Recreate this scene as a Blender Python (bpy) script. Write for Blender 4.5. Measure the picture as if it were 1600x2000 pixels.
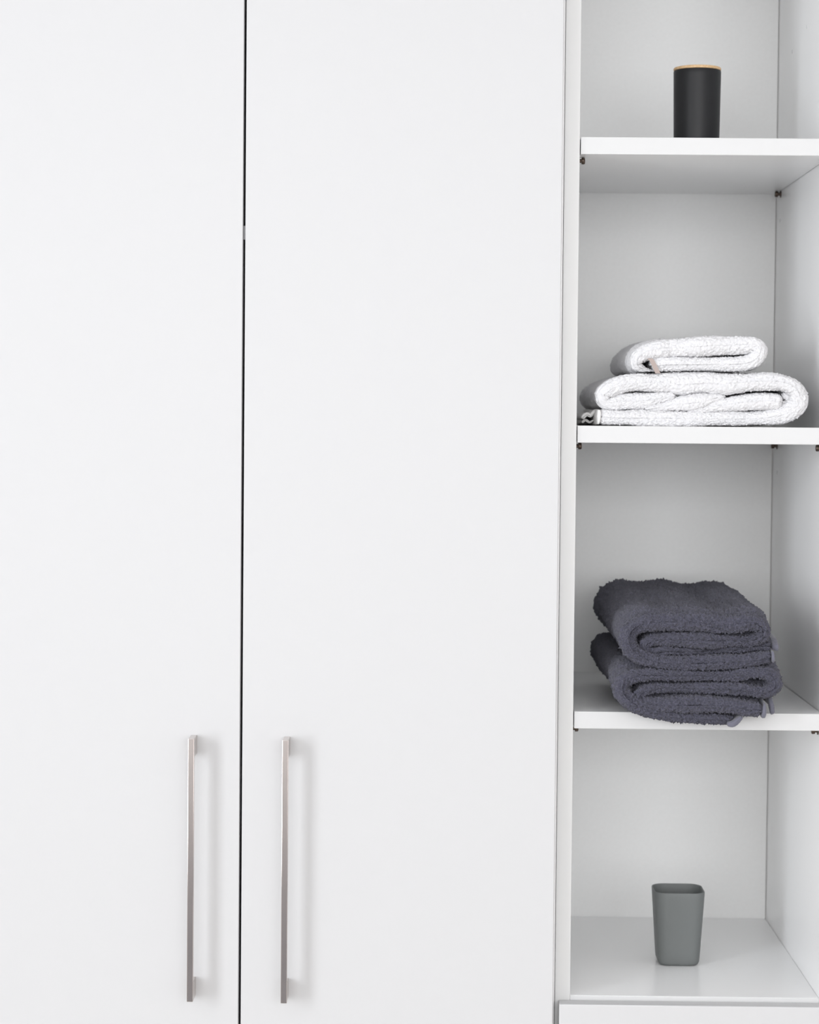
import bpy, bmesh, math
import numpy as np
from mathutils import Vector, Matrix

for o in list(bpy.data.objects):
    bpy.data.objects.remove(o)
SC = bpy.context.scene
COL = SC.collection
ZO = 0.400                       # height of the survey origin above the room floor

# ---------------------------------------------------------------- camera
F_PX, CX, CY, CZ = 4405.86, -0.14594, -2.37892, 1.00839 + ZO
YAW, PITCH, ROLL = -0.01231, -0.03759, 0.00884
fw = Vector((math.sin(YAW)*math.cos(PITCH), math.cos(YAW)*math.cos(PITCH), math.sin(PITCH)))
r0 = Vector((math.cos(YAW), -math.sin(YAW), 0)); u0 = r0.cross(fw)
rt = math.cos(ROLL)*r0 + math.sin(ROLL)*u0
up = -math.sin(ROLL)*r0 + math.cos(ROLL)*u0
cam_d = bpy.data.cameras.new('camera'); cam = bpy.data.objects.new('camera', cam_d); COL.objects.link(cam)
cam.matrix_world = Matrix(((rt.x, up.x, -fw.x, CX), (rt.y, up.y, -fw.y, CY), (rt.z, up.z, -fw.z, CZ), (0, 0, 0, 1)))
cam_d.sensor_fit = 'HORIZONTAL'; cam_d.sensor_width = 24; cam_d.lens = F_PX/1600*24
cam_d.clip_start = 0.05; cam_d.clip_end = 60
cam_d.dof.use_dof = True; cam_d.dof.focus_distance = 2.385; cam_d.dof.aperture_fstop = 5.0
SC.camera = cam

def at(px, py, Y):
    """point of the plane y = Y seen at a photo position"""
    d = fw + rt*((px-800)/F_PX) - up*((py-1000)/F_PX)
    t = (Y-CY)/d.y
    return Vector((CX+d.x*t, Y, CZ+d.z*t))

# ---------------------------------------------------------------- light
SC.view_settings.view_transform = 'Standard'
SC.view_settings.look = 'None'
SC.view_settings.gamma = 1
SC.view_settings.exposure = 0.19
W = bpy.data.worlds.new('daylight'); SC.world = W; W.use_nodes = True
W.node_tree.nodes['Background'].inputs[0].default_value = (0.80, 0.90, 1.0, 1)
W.node_tree.nodes['Background'].inputs[1].default_value = 1.0

def area(name, loc, target, sx, sy, power, color):
    l = bpy.data.lights.new(name, 'AREA'); l.shape = 'RECTANGLE'; l.size = sx; l.size_y = sy
    l.energy = power; l.color = color
    o = bpy.data.objects.new(name, l); COL.objects.link(o); o.location = loc
    o.rotation_euler = (Vector(target)-Vector(loc)).to_track_quat('-Z', 'Y').to_euler()
    return o
# left window daylight, and an added rear window giving broad fill
area('window_daylight_left', (-2.38, -2.4, 1.45), (0, -2.4, 1.45), 0.95, 1.7, 55, (0.93, 0.962, 1.0))
area('added_rear_fill', (0.1, -4.88, 1.77), (0.1, 0, 1.77), 3.8, 1.46, 74, (1.0, 0.985, 0.975))

# ---------------------------------------------------------------- materials
def mat(name, color, rough=0.5, spec=0.5, metal=0.0, bump=None, mottle=None, sheen=0.0, sheen_rough=0.5):
    m = bpy.data.materials.new(name); m.use_nodes = True
    nt = m.node_tree; b = nt.nodes['Principled BSDF']
    b.inputs['Base Color'].default_value = (*color, 1)
    b.inputs['Roughness'].default_value = rough
    b.inputs['Specular IOR Level'].default_value = spec
    b.inputs['Metallic'].default_value = metal
    if sheen:
        b.inputs['Sheen Weight'].default_value = sheen
        b.inputs['Sheen Roughness'].default_value = sheen_rough
    tc = nt.nodes.new('ShaderNodeTexCoord')
    if mottle:
        sc, amt, vec = mottle
        mp = nt.nodes.new('ShaderNodeMapping'); mp.inputs['Scale'].default_value = vec
        n = nt.nodes.new('ShaderNodeTexNoise'); n.inputs['Scale'].default_value = sc; n.inputs['Detail'].default_value = 4
        nt.links.new(tc.outputs['Object'], mp.inputs[0]); nt.links.new(mp.outputs[0], n.inputs['Vector'])
        mx = nt.nodes.new('ShaderNodeMix'); mx.data_type = 'RGBA'
        mx.inputs[6].default_value = (*[c*(1-amt) for c in color], 1)
        mx.inputs[7].default_value = (*[min(1, c*(1+amt)) for c in color], 1)
        nt.links.new(n.outputs['Fac'], mx.inputs[0]); nt.links.new(mx.outputs[2], b.inputs['Base Color'])
    if bump:
        sc, st, dist = bump
        n = nt.nodes.new('ShaderNodeTexNoise'); n.inputs['Scale'].default_value = sc; n.inputs['Detail'].default_value = 3
        nt.links.new(tc.outputs['Object'], n.inputs['Vector'])
        bp = nt.nodes.new('ShaderNodeBump'); bp.inputs['Strength'].default_value = st; bp.inputs['Distance'].default_value = dist
        nt.links.new(n.outputs['Fac'], bp.inputs['Height']); nt.links.new(bp.outputs[0], b.inputs['Normal'])
    return m

M_door = mat('white_lacquer_light_dimmed', (0.598, 0.597, 0.602), 0.42, 0.3, bump=(900, 0.03, 0.0002))  # door white darkened in colour to offset the strong front light
M_body = mat('white_melamine_light_raised', (0.945, 0.945, 0.945), 0.28, 0.5, bump=(700, 0.04, 0.0002))  # inner white lightened in colour to make up for dim niche light
M_edge = mat('white_edge_light_dimmed', (0.635, 0.635, 0.635), 0.35, 0.4)  # board white darkened on fronts, which catch more light than the interior
M_back = mat('white_back_board', (0.925, 0.925, 0.917), 0.5, 0.3, bump=(500, 0.08, 0.0003), mottle=(260, 0.03, (1, 1, 1)))  # lightened in colour too, as little light reaches the niche back
M_nickel = mat('brushed_nickel', (0.60, 0.545, 0.52), 0.2, 0.5, metal=1.0, mottle=(60, 0.05, (30, 30, 1)))
M_bronze = mat('dark_bronze', (0.10, 0.075, 0.06), 0.3, 0.5, metal=0.8)
M_peg_hole = mat('peg_hole_grey', (0.70, 0.70, 0.70), 0.5)
M_bump = mat('grey_bumper_rubber', (0.36, 0.36, 0.37), 0.6)
M_panel_edge = mat('white_upright_edge_light_raised', (0.71, 0.71, 0.705), 0.35, 0.4)  # lighter copy of the edge white, lifting uprights shaded by the doors
M_wall = mat('warm_white_plaster', (0.84, 0.815, 0.80), 0.9, 0.2, bump=(180, 0.1, 0.0005))
M_ceil = mat('white_ceiling_paint', (0.88, 0.88, 0.88), 0.9, 0.2)
M_frame = mat('white_window_plastic', (0.85, 0.85, 0.85), 0.4)
M_grey_terry = mat('charcoal_terry', (0.094, 0.093, 0.128), 0.95, 0.1, bump=(1100, 1.0, 0.0016), mottle=(800, 0.8, (1, 1, 1)), sheen=0.2)
M_grey_hem = mat('charcoal_woven_border', (0.15, 0.15, 0.19), 0.8, 0.2, bump=(1200, 0.3, 0.0003), sheen=0.3)
M_white_terry = mat('white_terry', (0.795, 0.79, 0.805), 0.95, 0.1, bump=(1100, 0.8, 0.0009), mottle=(700, 0.04, (1, 1, 1)))
M_white_hem = mat('white_woven_border', (0.90, 0.89, 0.87), 0.85, 0.2, bump=(1200, 0.2, 0.0003))
M_tag = mat('beige_care_tag', (0.50, 0.42, 0.39), 0.8, 0.2)
M_jar = mat('matt_black_metal', (0.012, 0.012, 0.0135), 0.42, 0.3, mottle=(200, 0.08, (1, 1, 1)))
M_cup = mat('matt_grey_plastic', (0.155, 0.165, 0.163), 0.5, 0.35, mottle=(120, 0.02, (1, 1, 1)))

def wood_mat(name, c1, c2, rough, plank=None):
    m = bpy.data.materials.new(name); m.use_nodes = True
    nt = m.node_tree; b = nt.nodes['Principled BSDF']; b.inputs['Roughness'].default_value = rough
    tc = nt.nodes.new('ShaderNodeTexCoord'); mp = nt.nodes.new('ShaderNodeMapping')
    mp.inputs['Scale'].default_value = (14, 1.0, 14) if plank else (160, 10, 160)
    n = nt.nodes.new('ShaderNodeTexNoise'); n.inputs['Scale'].default_value = 3; n.inputs['Detail'].default_value = 6
    cr = nt.nodes.new('ShaderNodeValToRGB')
    cr.color_ramp.elements[0].color = (*c1, 1); cr.color_ramp.elements[1].color = (*c2, 1)
    cr.color_ramp.elements[0].position = 0.3; cr.color_ramp.elements[1].position = 0.7
    nt.links.new(tc.outputs['Object'], mp.inputs[0]); nt.links.new(mp.outputs[0], n.inputs['Vector'])
    nt.links.new(n.outputs['Fac'], cr.inputs[0]); out = cr.outputs[0]
    if plank:
        br = nt.nodes.new('ShaderNodeTexBrick'); br.inputs['Scale'].default_value = 1
        br.inputs['Brick Width'].default_value = 1.2; br.inputs['Row Height'].default_value = 0.14
        br.inputs['Mortar Size'].default_value = 0.002
        br.inputs['Color1'].default_value = (1, 1, 1, 1); br.inputs['Color2'].default_value = (.82, .82, .82, 1)
        br.inputs['Mortar'].default_value = (.3, .3, .3, 1)
        nt.links.new(tc.outputs['Object'], br.inputs['Vector'])
        mx = nt.nodes.new('ShaderNodeMix'); mx.data_type = 'RGBA'; mx.blend_type = 'MULTIPLY'; mx.inputs[0].default_value = 1
        nt.links.new(out, mx.inputs[6]); nt.links.new(br.outputs['Color'], mx.inputs[7]); out = mx.outputs[2]
    nt.links.new(out, b.inputs['Base Color'])
    return m
M_floor = wood_mat('pale_wood_floor', (0.56, 0.53, 0.49), (0.68, 0.645, 0.60), 0.5, True)
M_refl_floor = mat('charcoal_reflection_floor', (0.07, 0.075, 0.09), 0.95, 0.1, bump=(300, 0.5, 0.003))  # dark floor added out of view to darken the handle reflections
M_bamboo = wood_mat('bamboo', (0.60, 0.38, 0.19), (0.76, 0.53, 0.30), 0.5)

# ---------------------------------------------------------------- helpers
def link(name, me, m, parent=None):
    o = bpy.data.objects.new(name, me); COL.objects.link(o)
    if m: me.materials.append(m)
    if parent: o.parent = parent
    return o

def add_box(bm, lo, hi, bev=0.0, seg=2):
    r = bmesh.ops.create_cube(bm, size=1)
    vs = r['verts']
    for v in vs:
        v.co = Vector([(lo[i]+hi[i])/2 + v.co[i]*(hi[i]-lo[i]) for i in range(3)])
    if bev:
        es = list({e for v in vs for e in v.link_edges})
        bmesh.ops.bevel(bm, geom=es, offset=bev, segments=seg, profile=0.5, affect='EDGES')

def finish(bm, name, m, parent=None, smooth=True, angle=35):
    bmesh.ops.recalc_face_normals(bm, faces=bm.faces)
    me = bpy.data.meshes.new(name); bm.to_mesh(me); bm.free()
    if smooth:
        try: me.set_sharp_from_angle(angle=math.radians(angle))
        except Exception: pass
        # broad axis-aligned faces stay flat; only the eased edges between them are smooth
        me.polygons.foreach_set('use_smooth', [max(abs(c) for c in p.normal) < 0.9995 for p in me.polygons])
    return link(name, me, m, parent)

def box(name, lo, hi, m, parent=None, bev=0.0, seg=2):
    bm = bmesh.new(); add_box(bm, lo, hi, bev, seg)
    if m is M_body:                 # board fronts take the white darkened to balance the front light
        bm.normal_update()
        for f in bm.faces:
            if f.normal.y < -0.5: f.material_index = 1
    o = finish(bm, name, m, parent)
    if m is M_body: o.data.materials.append(M_edge)
    return o

def struct(o): o['kind'] = 'structure'; return o

def thing(name, label, cat, loc=(0, 0, 0), group=None):
    o = bpy.data.objects.new(name, None); COL.objects.link(o); o.location = loc
    o.empty_display_size = 0.05
    o['label'] = label; o['category'] = cat
    if group: o['group'] = group
    return o

def adopt(root):
    """children were built in world coordinates: keep them there under the moved root"""
    for c in root.children:
        c.location = -Vector(root.location)

def lathe(bm, prof, axis='z', c=(0, 0, 0), n=64):
    """prof: list of (radius, height); ends with radius 0 are closed"""
    rings = []
    for r, h in prof:
        if r < 1e-7:
            p = (0, 0, h) if axis == 'z' else (h, 0, 0)
            rings.append([bm.verts.new(Vector(p)+Vector(c))])
        else:
            ring = []
            for k in range(n):
                a = 2*math.pi*k/n
                p = (r*math.cos(a), r*math.sin(a), h) if axis == 'z' else (h, r*math.cos(a), r*math.sin(a))
                ring.append(bm.verts.new(Vector(p)+Vector(c)))
            rings.append(ring)
    for a, b in zip(rings[:-1], rings[1:]):
        for k in range(n):
            k2 = (k+1) % n
            if len(a) == 1 and len(b) == 1: continue
            if len(a) == 1: bm.faces.new((a[0], b[k], b[k2]))
            elif len(b) == 1: bm.faces.new((a[k], a[k2], b[0]))
            else: bm.faces.new((a[k], a[k2], b[k2], b[k]))

# ---------------------------------------------------------------- room shell
RX0, RX1, RY0, RY1, RH = -2.40, 2.10, -4.90, 0.43, 2.62
struct(box('floor', (RX0-.1, -2.4, -0.1), (RX1+.1, RY1+.1, 0), M_floor))
struct(box('floor', (RX0-.1, RY0-.1, -0.1), (RX1+.1, -2.4, 0), M_refl_floor))
struct(box('ceiling', (RX0-.1, RY0-.1, RH), (RX1+.1, RY1+.1, RH+.1), M_ceil))
struct(box('wall_front', (RX0-.1, RY1, 0), (RX1+.1, RY1+.1, RH), M_wall))
struct(box('wall_right', (RX1, RY0, 0), (RX1+.1, RY1, RH), M_wall))
WL = (-2.90, -1.90, 0.58, 2.32)          # left window opening: y0 y1 z0 z1
bm = bmesh.new()
add_box(bm, (RX0-.1, RY0, 0), (RX0, RY1, WL[2])); add_box(bm, (RX0-.1, RY0, WL[3]), (RX0, RY1, RH))
add_box(bm, (RX0-.1, RY0, WL[2]), (RX0, WL[0], WL[3])); add_box(bm, (RX0-.1, WL[1], WL[2]), (RX0, RY1, WL[3]))
struct(finish(bm, 'wall_left', M_wall))
WR = (-1.8, 2.0, 1.02, 2.52)               # opening of the added, unseen rear window: x0 x1 z0 z1
bm = bmesh.new()
add_box(bm, (RX0-.1, RY0-.1, 0), (RX1+.1, RY0, WR[2])); add_box(bm, (RX0-.1, RY0-.1, WR[3]), (RX1+.1, RY0, RH))
add_box(bm, (RX0-.1, RY0-.1, WR[2]), (WR[0], RY0, WR[3])); add_box(bm, (WR[1], RY0-.1, WR[2]), (RX1+.1, RY0, WR[3]))
struct(finish(bm, 'wall_rear', M_wall))
bm = bmesh.new(); X = RX0-.08
for y in (WL[0], WL[1]-.06): add_box(bm, (X, y, WL[2]), (X+.05, y+.06, WL[3]))
for z in (WL[2], WL[3]-.06): add_box(bm, (X, WL[0]+.061, z), (X+.05, WL[1]-.061, z+.06))
struct(finish(bm, 'window_1', M_frame))
bm = bmesh.new(); Y = RY0-.08
for x in (WR[0], (WR[0]+WR[1])/2-.03, WR[1]-.06): add_box(bm, (x, Y, WR[2]), (x+.06, Y+.05, WR[3]))
for z in (WR[2], WR[3]-.06): add_box(bm, (WR[0]+.061, Y, z), (WR[1]-.061, Y+.05, z+.06))
struct(finish(bm, 'added_rear_window', M_frame))

# ---------------------------------------------------------------- wardrobe (two doors)
T = 0.018                # board thickness
NW, ND = 0.264, 0.38814  # niche inside width and depth
S1, S2, S3, FL = 1.31402+ZO, 1.01164+ZO, 0.70932+ZO, 0.40658+ZO
CB = ND + 0.006          # rear of the carcasses
TOP = 2.40
PANEL = 0.0162           # left upright of the shelf unit
DY = -0.0205             # front face of doors and drawer

gap_t = at(477.2, 0, DY); gap_b = at(469.9, 2000, DY); xg = (gap_t.x+gap_b.x)/2
xr = (at(1102.0, 0, DY).x + at(1080.0, 2000, DY).x)/2
xr = min(xr, -PANEL-0.0015)
XL = xg - (xr-xg) - 0.002
ward = thing('wardrobe', 'tall white wardrobe with two flat doors and long metal bar handles', 'wardrobe', (xg, 0.19, 0))
z0d = 0.09
bm = bmesh.new()
X0, X1 = XL, -PANEL-0.0004
add_box(bm, (X0, 0, 0), (X0+T, CB, TOP), .0006, 1)
add_box(bm, (X1-T, 0, 0), (X1, CB, TOP), .0006, 1)
add_box(bm, (X0+T, 0.0005, TOP-T), (X1-T, CB, TOP))
add_box(bm, (X0+T, 0.0005, 0.08), (X1-T, CB, 0.08+T))
add_box(bm, (X0+T, 0.04, 0), (X1-T, 0.055, 0.08))
add_box(bm, (X0+T, CB-.005, 0.08), (X1-T, CB, TOP))
body = finish(bm, 'body', M_body, ward)
zs = at(473, 457, 0.0).z
# inner shelf whose edge shows in the gap between the doors
box('shelf', (X0+T+.0005, -0.0008, zs-.0072), (X1-T-.0005, CB-.006, zs+.0072), M_edge, ward, .0004, 1)

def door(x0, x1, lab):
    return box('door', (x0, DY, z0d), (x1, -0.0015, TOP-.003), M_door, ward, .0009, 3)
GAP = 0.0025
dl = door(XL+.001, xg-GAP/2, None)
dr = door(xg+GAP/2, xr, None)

bp_ = box('door_bumper', (xg-GAP/2, -0.0150, zs-.0072), (xg+GAP/2-.0002, -0.004, zs+.0072), M_bump, dl, .0002, 1)
bp_['label'] = 'small light grey door bumper'

def handle(px, py0, py1, par):
    yf = DY-0.0295
    a = at(px, py0, yf); b = at(px, py1, yf)
    x = (at(px, (py0+py1)/2, yf)).x
    hw = 0.0032; zt, zb = a.z, b.z
    bm = bmesh.new()
    th = 0.0062
    # one outline in the y-z plane (bar and two feet), thickened along x
    out = [(yf, zb), (yf, zt), (DY, zt), (DY, zt-.0195), (yf+th, zt-.0195), (yf+th, zb+.0195), (DY, zb+.0195), (DY, zb)]
    f = [bm.verts.new((x-hw, y, z)) for y, z in out]
    face = bm.faces.new(f)
    ex = bmesh.ops.extrude_face_region(bm, geom=[face])
    for v in [g for g in ex['geom'] if isinstance(g, bmesh.types.BMVert)]: v.co.x += 2*hw
    bmesh.ops.bevel(bm, geom=list(bm.edges), offset=.0004, segments=2, profile=.5, affect='EDGES')
    return finish(bm, 'handle', M_nickel, par)
h1 = handle(372.0, 1443, 1957, dl)
h2 = handle(555.8, 1446, 1960, dr)
adopt(ward)

# ---------------------------------------------------------------- open shelf unit
cab = thing('shelf_unit', 'narrow white open shelf unit with three adjustable shelves above a drawer', 'shelving unit', (NW/2, 0.19, 0))
pn = box('side_panel', (-PANEL, 0, 0), (0, CB, TOP), M_body, cab, .0007, 2)
pr = box('side_panel', (NW, 0, 0), (NW+T, CB, TOP), M_body, cab, .0007, 2)
for q in (pn, pr): q.data.materials[1] = M_panel_edge
box('back_panel', (0.0003, ND, 0.08), (NW-.0008, ND+.005, TOP-T), M_back, cab)
box('top_panel', (0.0002, 0.0004, TOP-T), (NW-.0002, CB, TOP), M_body, cab, .0005, 1)
box('bottom_panel', (0.0001, 0.0002, FL-T), (NW-.0001, ND-.0004, FL), M_body, cab, .0007, 2)
zdt = at(1300, 1964, DY).z
xdl = at(1092.2, 1985, DY).x
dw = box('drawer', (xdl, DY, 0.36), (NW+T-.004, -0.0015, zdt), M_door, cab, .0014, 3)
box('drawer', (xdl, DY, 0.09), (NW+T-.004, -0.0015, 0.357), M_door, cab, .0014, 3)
box('plinth', (0.0001, 0.04, 0), (NW-.0001, 0.055, 0.078), M_body, cab)

def pin_mesh():
    bm = bmesh.new()
    # along +x from the side panel: flange, shaft, collar, head
    lathe(bm, [(0, 0), (.0042, 0), (.0044, .0004), (.0042, .0010), (.0020, .0012), (.0019, .0034), (.0034, .0036),
               (.0036, .0042), (.0036, .0064), (.0030, .0072), (.0015, .0075), (0, .0075)], 'x', n=24)
    bmesh.ops.recalc_face_normals(bm, faces=bm.faces)
    me = bpy.data.meshes.new('shelf_pin'); bm.to_mesh(me); bm.free()
    me.polygons.foreach_set('use_smooth', [True]*len(me.polygons)); me.materials.append(M_bronze)
    me.set_sharp_from_angle(angle=math.radians(40))
    return me
PIN = pin_mesh()
for z in (S1+.3025, S1, S2, S3):
    s = box('shelf', (0.0011, 0.0003, z-T), (NW-.0007, ND-.0006, z), M_body, cab, .0006, 2)
    for sx in (0, 1):
        for y in (0.030, 0.352):
            p = bpy.data.objects.new('shelf_pin', PIN); COL.objects.link(p)
            p.location = (0.0001 if sx == 0 else NW-.0001, y, z-T-.0037)
            if sx: p.rotation_euler = (0, 0, math.pi)
            p.parent = s
# small grey discs standing in for the shade in open peg holes
for (px, py) in ((1524.3, 431), (1518.5, 923), (1577, 53), (1548, 101)):
    # solve the depth on the right upright
    lo, hi = 0.0, ND
    for _ in range(40):
        m_ = (lo+hi)/2
        if at(px, py, m_).x < NW: lo = m_
        else: hi = m_
    p = at(px, py, lo)
    if lo > ND-.004: continue
    bm = bmesh.new(); lathe(bm, [(0, -.0004), (.0022, -.0004), (.0024, 0.0002), (0, .0002)], 'x', (0, 0, 0), 20)
    o = finish(bm, 'peg_hole_disc', M_peg_hole, cab); o.data.transform(Matrix.Translation((NW-.0001, p.y, p.z)))
adopt(cab)

# ---------------------------------------------------------------- folded towels
rng = np.random.default_rng(7)

def catmull(P, n=24):
    P = np.asarray(P, float)
    E = np.vstack([2*P[0]-P[1], P, 2*P[-1]-P[-2]])
    out = []
    for i in range(1, len(E)-2):
        a, b, c, d = E[i-1], E[i], E[i+1], E[i+2]
        for t in np.linspace(0, 1, n, endpoint=False):
            out.append(.5*((2*b)+(-a+c)*t+(2*a-5*b+4*c-d)*t*t+(-a+3*b-3*c+d)*t**3))
    out.append(E[-2])
    return np.array(out)

def smooth_noise(n, m, k, seed):
    """periodic-free low-pass noise on an n x m grid, feature size k cells"""
    r = np.random.default_rng(seed)
    gn, gm = int(n/k[0])+4, int(m/k[1])+4
    g = r.standard_normal((gn, gm))
    x = np.arange(n)/k[0]; y = np.arange(m)/k[1]
    xi, yi = x.astype(int), y.astype(int); fx, fy = x-xi, y-yi
    fx = fx*fx*(3-2*fx); fy = fy*fy*(3-2*fy)
    a = g[np.ix_(xi, yi)]; b = g[np.ix_(xi+1, yi)]; c = g[np.ix_(xi, yi+1)]; d = g[np.ix_(xi+1, yi+1)]
    fx = fx[:, None]; fy = fy[None, :]
    return (a*(1-fx)+b*fx)*(1-fy)+(c*(1-fx)+d*fx)*fy

def ribbon(name, uvh, org, yf, yb, warp, m, parent, nap=0.0004, ds=0.0009, cap=0.85, wob=0.0008, seed=1, front=None, dyf=0.0, endr=0.006):
    """a cloth band: (u, v, half thickness) down its front end, run back to y = yb.
    u, v are read off an enlarged view of the photo whose corner is org (3.077 x)."""
    K = 1.0/3.0769
    pts = []
    s = at(1350, 900, yf); e = at(1351, 900, yf); mm = abs(e.x-s.x)
    for u, v, h in uvh:
        p = at(org[0]+u*K, org[1]+v*K, yf)
        pts.append((p.x, p.z, h*K*mm))
    C = catmull(pts)
    L = np.concatenate([[0], np.cumsum(np.hypot(np.diff(C[:, 0]), np.diff(C[:, 1])))])
    n = max(8, int(L[-1]/ds)); S = np.linspace(0, L[-1], n)
    x = np.interp(S, L, C[:, 0]); z = np.interp(S, L, C[:, 1]); h = np.interp(S, L, C[:, 2])
    tx, tz = np.gradient(x), np.gradient(z); q = np.hypot(tx, tz)+1e-12; nx, nz = -tz/q, tx/q
    # rounded ends of the band
    for d_ in (S, L[-1]-S):
        k = np.clip(d_/np.minimum(h*0.8+1e-9, endr), 0, 1); h = h*np.sqrt(np.clip(1-(1-k)**2, 0.0004, 1))
    if m is M_grey_terry: h = h*0.94
    # closed outline
    ox = np.concatenate([nx, -nx[::-1]]); oz = np.concatenate([nz, -nz[::-1]])
    cx = np.concatenate([x, x[::-1]]); cz = np.concatenate([z, z[::-1]]); hh = np.concatenate([h, h[::-1]])
    hm = hh.max()
    # front offset of each layer
    yo = np.zeros(2*n)
    if front is not None:
        fo = np.interp(np.linspace(0, 1, n), np.linspace(0, 1, len(front)), front); yo = np.concatenate([fo, fo[::-1]])
    ncap = max(4, int(hm*1.57/ds))
    rows = []
    for ph in np.linspace(0.0, math.pi/2, ncap, endpoint=False):
        k = math.sin(ph); yy = -hh*cap*math.cos(ph)
        rows.append((k, yy+hm*cap*0.6))
    depth = []; y = 0; st = ds
    while y < (yb-yf):
        depth.append(y); y += st; st = min(st*1.03, 0.003)
    depth.append(yb-yf)
    for d_ in depth: rows.append((1.0, np.full(2*n, d_)+hm*cap*0.6*np.exp(-d_/.03)))
    for ph in np.linspace(0.15, math.pi/2, 6):
        rows.append((math.cos(ph), (yb-yf)+hh*math.sin(ph)*.8))
    R = len(rows); N = 2*n
    X = np.empty((R, N)); Y = np.empty((R, N)); Z = np.empty((R, N))
    for i, (k, yy) in enumerate(rows):
        fade = math.exp(-max(0, float(np.mean(yy)))/0.05)
        X[i] = cx+ox*hh*k; Z[i] = cz+oz*hh*k; Y[i] = yf+dyf+yy+yo*fade
    X, Y, Z = warp(X, Y, Z)
    lo = smooth_noise(R, N, (22, 26), seed); lo2 = smooth_noise(R, N, (60, 70), seed+1)
    ft = smooth_noise(R, N, (2.0, 2.0), seed+2)
    fine = np.random.default_rng(seed+3).standard_normal((R, N))
    P = np.stack([X, Y, Z], -1)
    du = np.roll(P, -1, 1)-np.roll(P, 1, 1); dv = np.gradient(P, axis=0)
    Nn = np.cross(dv, du); Nn /= (np.linalg.norm(Nn, axis=-1, keepdims=True)+1e-12)
    sgn = np.sign(np.mean(Nn[R//2, :, 0]*ox+Nn[R//2, :, 2]*oz)); Nn *= sgn
    Nn[:ncap] *= 1
    D = lo*wob+lo2*wob*.8+nap*(0.7*fine+0.8*ft)
    P = P + Nn*D[..., None]
    V = P.reshape(-1, 3)
    i = np.arange(R-1)[:, None]; j = np.arange(N)[None, :]; j2 = (j+1) % N
    Fc = np.stack([i*N+j, i*N+j2, (i+1)*N+j2, (i+1)*N+j], -1).reshape(-1, 4)
    me = bpy.data.meshes.new(name)
    me.vertices.add(len(V)); me.vertices.foreach_set('co', V.astype(np.float32).ravel())
    me.loops.add(Fc.size); me.loops.foreach_set('vertex_index', Fc.ravel().astype(np.int32))
    me.polygons.add(len(Fc)); me.polygons.foreach_set('loop_start', np.arange(0, Fc.size, 4, dtype=np.int32))
    me.polygons.foreach_set('use_smooth', np.ones(len(Fc), bool))
    me.update(calc_edges=True); me.validate()
    return link(name, me, m, parent)

def sstep(t): t = np.clip(t, 0, 1); return t*t*(3-2*t)

# --- white towels, second shelf
OW = (1080, 600)
zb_w = at(1350, 600+716/3.0769, 0.012).z
zt_w = at(1350, 600+402/3.0769, 0.012).z
def warp_white(X, Y, Z):
    t = np.clip((Y-0.012)/0.27, 0, 1)
    f = (Z-zb_w)
    Z = S2+0.0012 + f*(1+0.05*t) + 0.0010*np.sin(Y*37+X*21)*np.clip(f/.05, 0, 1)*t
    X = X + 0.0012*np.sin(Y*40+Z*60)*t
    return X, Y, Z
tw = thing('folded_towel', 'larger folded white towel lying directly on the second shelf', 'towel', (0.13, 0.14, S2), 'folded white towels')
ribbon('terry_cloth', [(278, 664, 44), (400, 670, 44), (550, 672, 43), (800, 676, 41), (1100, 676, 42), (1290, 668, 46), (1410, 640, 53), (1478, 580, 58),
    (1460, 500, 55), (1370, 455, 50), (1220, 452, 54), (1050, 466, 64), (900, 462, 63), (770, 470, 68), (680, 460, 60), (500, 462, 50), (385, 482, 50), (316, 530, 50),
    (332, 576, 42), (430, 571, 49), (560, 568, 48), (660, 552, 36), (740, 543, 20)],
    OW, 0.008, 0.285, warp_white, M_white_terry, tw, nap=.0005, seed=11, wob=.0007, front=[0, .002, 0, .004, .0, -.002, .002, .006, .001, .004, .003])
# the wavy middle layer: three overlapping lens-shaped folds
ribbon('inner_fold', [(560, 622, 12), (660, 604, 28), (760, 588, 44), (860, 578, 52), (950, 560, 38), (1040, 545, 18)], OW, 0.010, 0.275, warp_white, M_white_terry, tw, nap=.00045, seed=13, wob=.0005)
ribbon('inner_fold', [(820, 626, 10), (920, 610, 24), (1020, 595, 38), (1140, 580, 51), (1290, 568, 50), (1385, 580, 46)], OW, 0.009, 0.275, warp_white, M_white_terry, tw, nap=.00045, seed=14, wob=.0006)
ribbon('inner_fold', [(1300, 612, 16), (1360, 600, 24), (1415, 590, 30), (1425, 560, 26), (1380, 530, 18)], OW, 0.014, 0.27, warp_white, M_white_terry, tw, nap=.00045, seed=15, wob=.0004)
ribbon('hem', [(266, 664, 44), (274, 664, 46), (290, 665, 43)], OW, 0.008, 0.26, warp_white, M_white_hem, tw, endr=.0013, nap=.00004, seed=17, wob=.0003)
ribbon('woven_border', [(276, 632, 8), (252, 640, 9), (228, 662, 8), (205, 652, 8), (178, 672, 8)], OW, 0.05, 0.27, warp_white, M_white_hem, tw, nap=.00003, ds=.001, seed=19, wob=.0012)
ribbon('woven_border', [(276, 700, 7), (250, 684, 8), (222, 698, 8), (196, 684, 8), (176, 700, 7)], OW, 0.06, 0.27, warp_white, M_white_hem, tw, nap=.00003, ds=.001, seed=21, wob=.0009)
adopt(tw)
tw2 = thing('folded_towel', 'smaller folded white towel with a beige tag, on top of the larger white towel', 'towel', (0.13, 0.14, zt_w), 'folded white towels')
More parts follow.
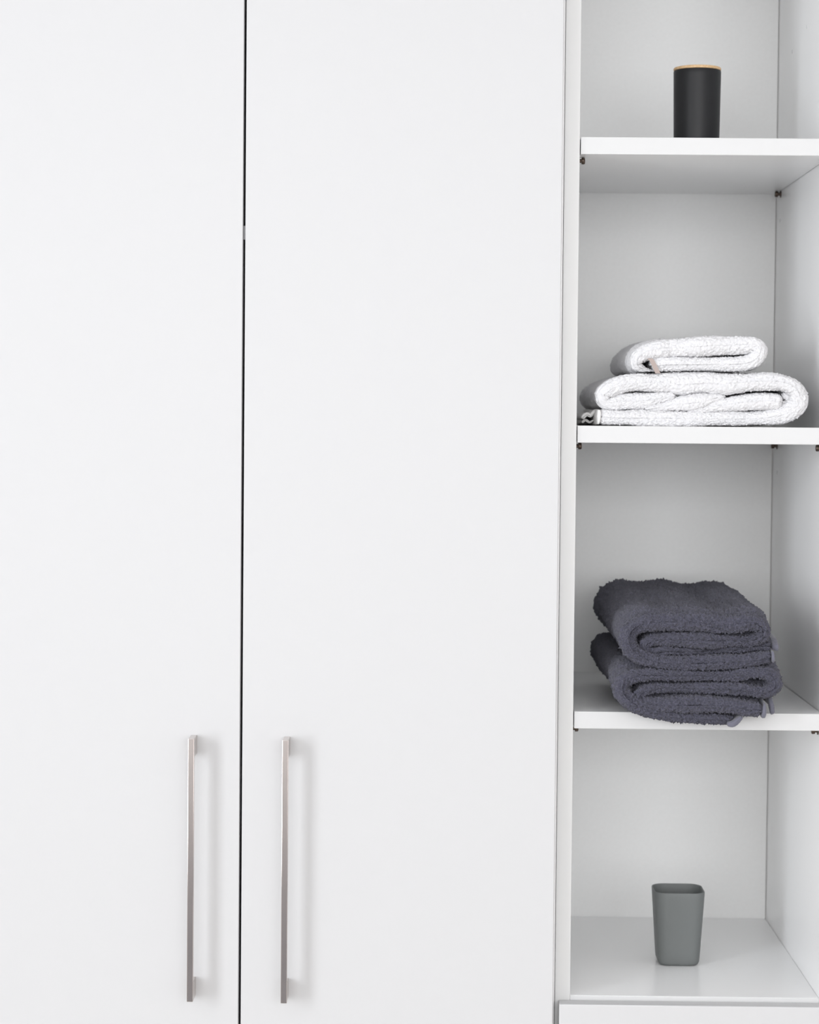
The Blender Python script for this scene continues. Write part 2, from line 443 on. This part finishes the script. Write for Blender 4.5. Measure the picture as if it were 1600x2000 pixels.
ribbon('terry_cloth', [(590, 356, 34), (700, 351, 42), (850, 350, 42), (1000, 348, 42), (1130, 345, 44), (1205, 325, 50), (1243, 275, 52), (1215, 232, 48), (1110, 232, 54),
    (950, 238, 56), (800, 246, 54), (680, 252, 54), (580, 268, 52), (520, 305, 50), (508, 350, 44), (550, 378, 24), (605, 388, 12)],
    OW, 0.014, 0.275, warp_white, M_white_terry, tw2, nap=.0005, seed=31, wob=.0008, front=[0, 0, .001, 0, -.001, .002, 0, .001, 0, .002])
# care tag
K = 1/3.0769
bm = bmesh.new()
prof = [(566, 308), (578, 318), (592, 345), (606, 375), (616, 398)]
rws = []
for u, v in prof:
    a = at(1080+u*K, 600+v*K, 0.010); b = at(1080+(u+30)*K, 600+v*K, 0.014)
    rws.append([bm.verts.new((a.x, 0.009, a.z)), bm.verts.new((b.x, 0.012, b.z)), bm.verts.new((b.x, 0.0125, b.z)), bm.verts.new((a.x, 0.0097, a.z))])
for a, b in zip(rws[:-1], rws[1:]):
    for k in range(4): bm.faces.new((a[k], a[(k+1) % 4], b[(k+1) % 4], b[k]))
bm.faces.new(rws[0]); bm.faces.new(rws[-1][::-1])
tg = finish(bm, 'care_tag', M_tag, tw2); tg['label'] = 'beige care tag'
adopt(tw2)

# --- charcoal towels, third shelf
OG = (1080, 1080)
YFG = -0.034
zmin = at(1350, 1080+1034/3.0769, YFG).z
ztop = at(1350, 1080+362/3.0769, YFG).z
def warp_grey(X, Y, Z):
    w = sstep((Y-(YFG+0.008))/(0.0-(YFG+0.008)))
    t = np.clip((Y-0.0)/0.27, 0, 1)
    lo_f = zmin; hi_r = ztop + 0.004 + 0.008*t
    Zr = S3+0.0015 + (Z-lo_f)*(hi_r-S3)/(ztop-lo_f)
    Z2 = Z*(1-w)+Zr*w
    hgt = np.clip((Z2-S3)/.1, 0, 1)
    Z2 = Z2 + hgt*t*(0.0010*np.sin(X*55+Y*18)+0.0010*np.sin(Y*45+1.0))
    X = X + (-0.003*t) + 0.04*t*(X-0.10)*0.5 + 0.0015*np.sin(Y*30+Z*40)*t
    return X, Y, Z2
B_path = [(1088, 1012, 26), (1000, 1003, 32), (850, 1001, 34), (700, 986, 38), (570, 945, 45), (462, 888, 50), (416, 820, 52), (440, 765, 48), (530, 738, 38), (700, 740, 34),
    (900, 741, 32), (1100, 738, 35), (1240, 724, 40), (1318, 745, 46), (1332, 805, 46), (1270, 838, 38), (1150, 828, 32), (1000, 820, 32), (800, 816, 32), (640, 816, 32), (545, 838, 32), (520, 880, 30),
    (600, 912, 44), (750, 914, 48), (900, 912, 51), (1050, 918, 50), (1170, 936, 50), (1262, 946, 47)]
tg1 = thing('folded_towel', 'folded charcoal grey towel at the bottom of its pair, drooping over the shelf edge', 'towel', (0.12, 0.12, S3), 'folded charcoal towels')
ribbon('terry_cloth', B_path, OG, YFG, 0.262, warp_grey, M_grey_terry, tg1, nap=.00095, seed=41, wob=.0009, front=[.004, .002, 0, .001, .002, .001, 0, .004, .003, 0, -.001, -.002])
h = ribbon('hem', [(1258, 946, 46), (1268, 947, 49), (1284, 947, 46)], OG, YFG-.002, 0.24, warp_grey, M_grey_hem, tg1, endr=.0013, nap=.00006, seed=43, wob=.0003, ds=.0007); h['label'] = 'smooth woven border'
h = ribbon('hem', [(1300, 938, 44), (1318, 936, 46), (1334, 934, 42)], OG, YFG+.012, 0.24, warp_grey, M_grey_hem, tg1, endr=.0013, nap=.0002, seed=45, wob=.0003, ds=.0008); h['label'] = 'smooth woven border'
h = ribbon('corner_lip', [(1048, 1030, 14), (1085, 1028, 20), (1118, 1004, 16), (1140, 984, 8)], OG, YFG-.001, 0.0-.004, warp_grey, M_grey_hem, tg1, nap=.00015, seed=47, wob=.0003, ds=.0008); h['label'] = 'drooping towel corner'
adopt(tg1)
A_path = [(1318, 630, 36), (1200, 645, 40), (1000, 660, 42), (800, 666, 42), (630, 656, 46), (510, 612, 56), (456, 540, 60), (468, 470, 62), (540, 424, 62), (650, 416, 58), (850, 418, 58), (1000, 434, 52),
    (1110, 424, 56), (1190, 416, 52), (1250, 442, 52), (1262, 495, 46), (1200, 527, 36), (1080, 531, 36), (900, 526, 38), (720, 524, 38), (610, 530, 36), (562, 562, 30), (592, 602, 22), (700, 597, 19), (900, 596, 18),
    (1100, 588, 17), (1230, 566, 15), (1310, 566, 18)]
tg2 = thing('folded_towel', 'folded charcoal grey towel on top of the drooping charcoal towel', 'towel', (0.12, 0.12, at(1350, 1308, 0).z), 'folded charcoal towels')
ribbon('terry_cloth', A_path, OG, YFG+.001, 0.262, warp_grey, M_grey_terry, tg2, nap=.00095, seed=51, wob=.0011, front=[-.001, 0, .001, .0, .002, .003, .001, .001, .004, .003, .004, .004])
h = ribbon('hem', [(1312, 626, 34), (1324, 625, 37), (1338, 624, 34)], OG, YFG-.001, 0.24, warp_grey, M_grey_hem, tg2, endr=.0013, nap=.00006, seed=53, wob=.0003, ds=.0007); h['label'] = 'smooth woven border'
h = ribbon('hem', [(1312, 572, 20), (1340, 576, 23), (1360, 578, 22)], OG, YFG+.014, 0.24, warp_grey, M_grey_hem, tg2, endr=.0013, nap=.0002, seed=55, wob=.0003, ds=.0008); h['label'] = 'smooth woven border'
adopt(tg2)

# ---------------------------------------------------------------- black jar with bamboo lid
yj = 0.15
a = at(1316.0, 140, yj); b = at(1408.5, 140, yj); rj = (b.x-a.x)/2; xj = (a.x+b.x)/2
ztj = at(1362, 132.0, yj-rj).z
jar = thing('canister', 'black cylindrical canister with a thin bamboo lid on the top shelf', 'canister', (xj, yj, S1))
bm = bmesh.new(); H = ztj-S1
rb = rj*0.955
prof = [(0, 0.0), (rb-.002, 0), (rb-.0006, .0005), (rb, .002)] + [(rb+(rj-rb)*k, .002+(H-.003)*k) for k in (.3, .6, .85, .95, 1.0)] + [(rj-.0004, H), (rj-.0016, H), (rj-.002, H-.004), (rb-.002, .004), (0, .004)]
lathe(bm, prof, n=96); j1 = finish(bm, 'body', M_jar, jar)
bm = bmesh.new(); ht = .0034
lathe(bm, [(0, H+.00005), (rj-.0012, H+.00005), (rj-.0002, H+.0006), (rj, H+.0012), (rj, H+ht-.0008), (rj-.0006, H+ht), (0, H+ht+.0002)], n=96)
j2 = finish(bm, 'lid', M_bamboo, jar); j2['label'] = 'bamboo lid'

# ---------------------------------------------------------------- grey tumbler (rounded square, flared)
def rrect(hx, hy, r, z, n=10):
    pts = []
    for cx_, cy_, a0 in ((hx-r, hy-r, 0), (-hx+r, hy-r, 90), (-hx+r, -hy+r, 180), (hx-r, -hy+r, 270)):
        for k in range(n+1):
            a = math.radians(a0+90*k/n); pts.append((cx_+r*math.cos(a), cy_+r*math.sin(a), z))
    return pts
pf = at(1327, 1889.3, 0.132)
yc_f = 0.132
for _ in range(30):     # depth at which the foot of the front face meets the board
    yc_f += (at(1327, 1888.0, yc_f).z - FL)*1.5
wbot = (at(1367.5, 1885, yc_f).x-at(1286.5, 1885, yc_f).x)/2
xbot = (at(1367.5, 1885, yc_f).x+at(1286.5, 1885, yc_f).x)/2
ytf = yc_f-0.0045
wtop = (at(1381.5, 1744, ytf).x-at(1281.5, 1744, ytf).x)/2
ztp = at(1330, 1745, ytf).z
Hc = ztp-FL
ycc = yc_f+wbot
cup = thing('tumbler', 'grey square tumbler with rounded corners on the lowest shelf', 'tumbler', (xbot, ycc, FL))
bm = bmesh.new()
def ring(k, inset, z, lift=0):
    hx = wbot+(wtop-wbot)*k-inset; r = (.0105+.004*k)-inset*.6
    return [bm.verts.new(p) for p in rrect(hx, hx, max(r, .001), z)]
rs = [ring(0, .0060, 0), ring(0, .0034, .0003), ring(0, .0012, .0016), ring(.02, 0, .0045)]
rs += [ring(k, 0, Hc*k) for k in (.15, .3, .45, .6, .75, .9, .985)]
rs += [ring(1, .0003, Hc-.0003), ring(1, .0009, Hc), ring(1, .0015, Hc-.0003), ring(.985, .0018, Hc*.985)]
rs += [ring(k, .0019, Hc*k) for k in (.8, .5, .2, .08)] + [ring(.05, .006, .004)]
for a, b in zip(rs[:-1], rs[1:]):
    n_ = len(a)
    for k in range(n_): bm.faces.new((a[k], a[(k+1) % n_], b[(k+1) % n_], b[k]))
bm.faces.new(rs[0][::-1]); bm.faces.new(rs[-1])
cp = finish(bm, 'cup_wall', M_cup, cup, angle=50)
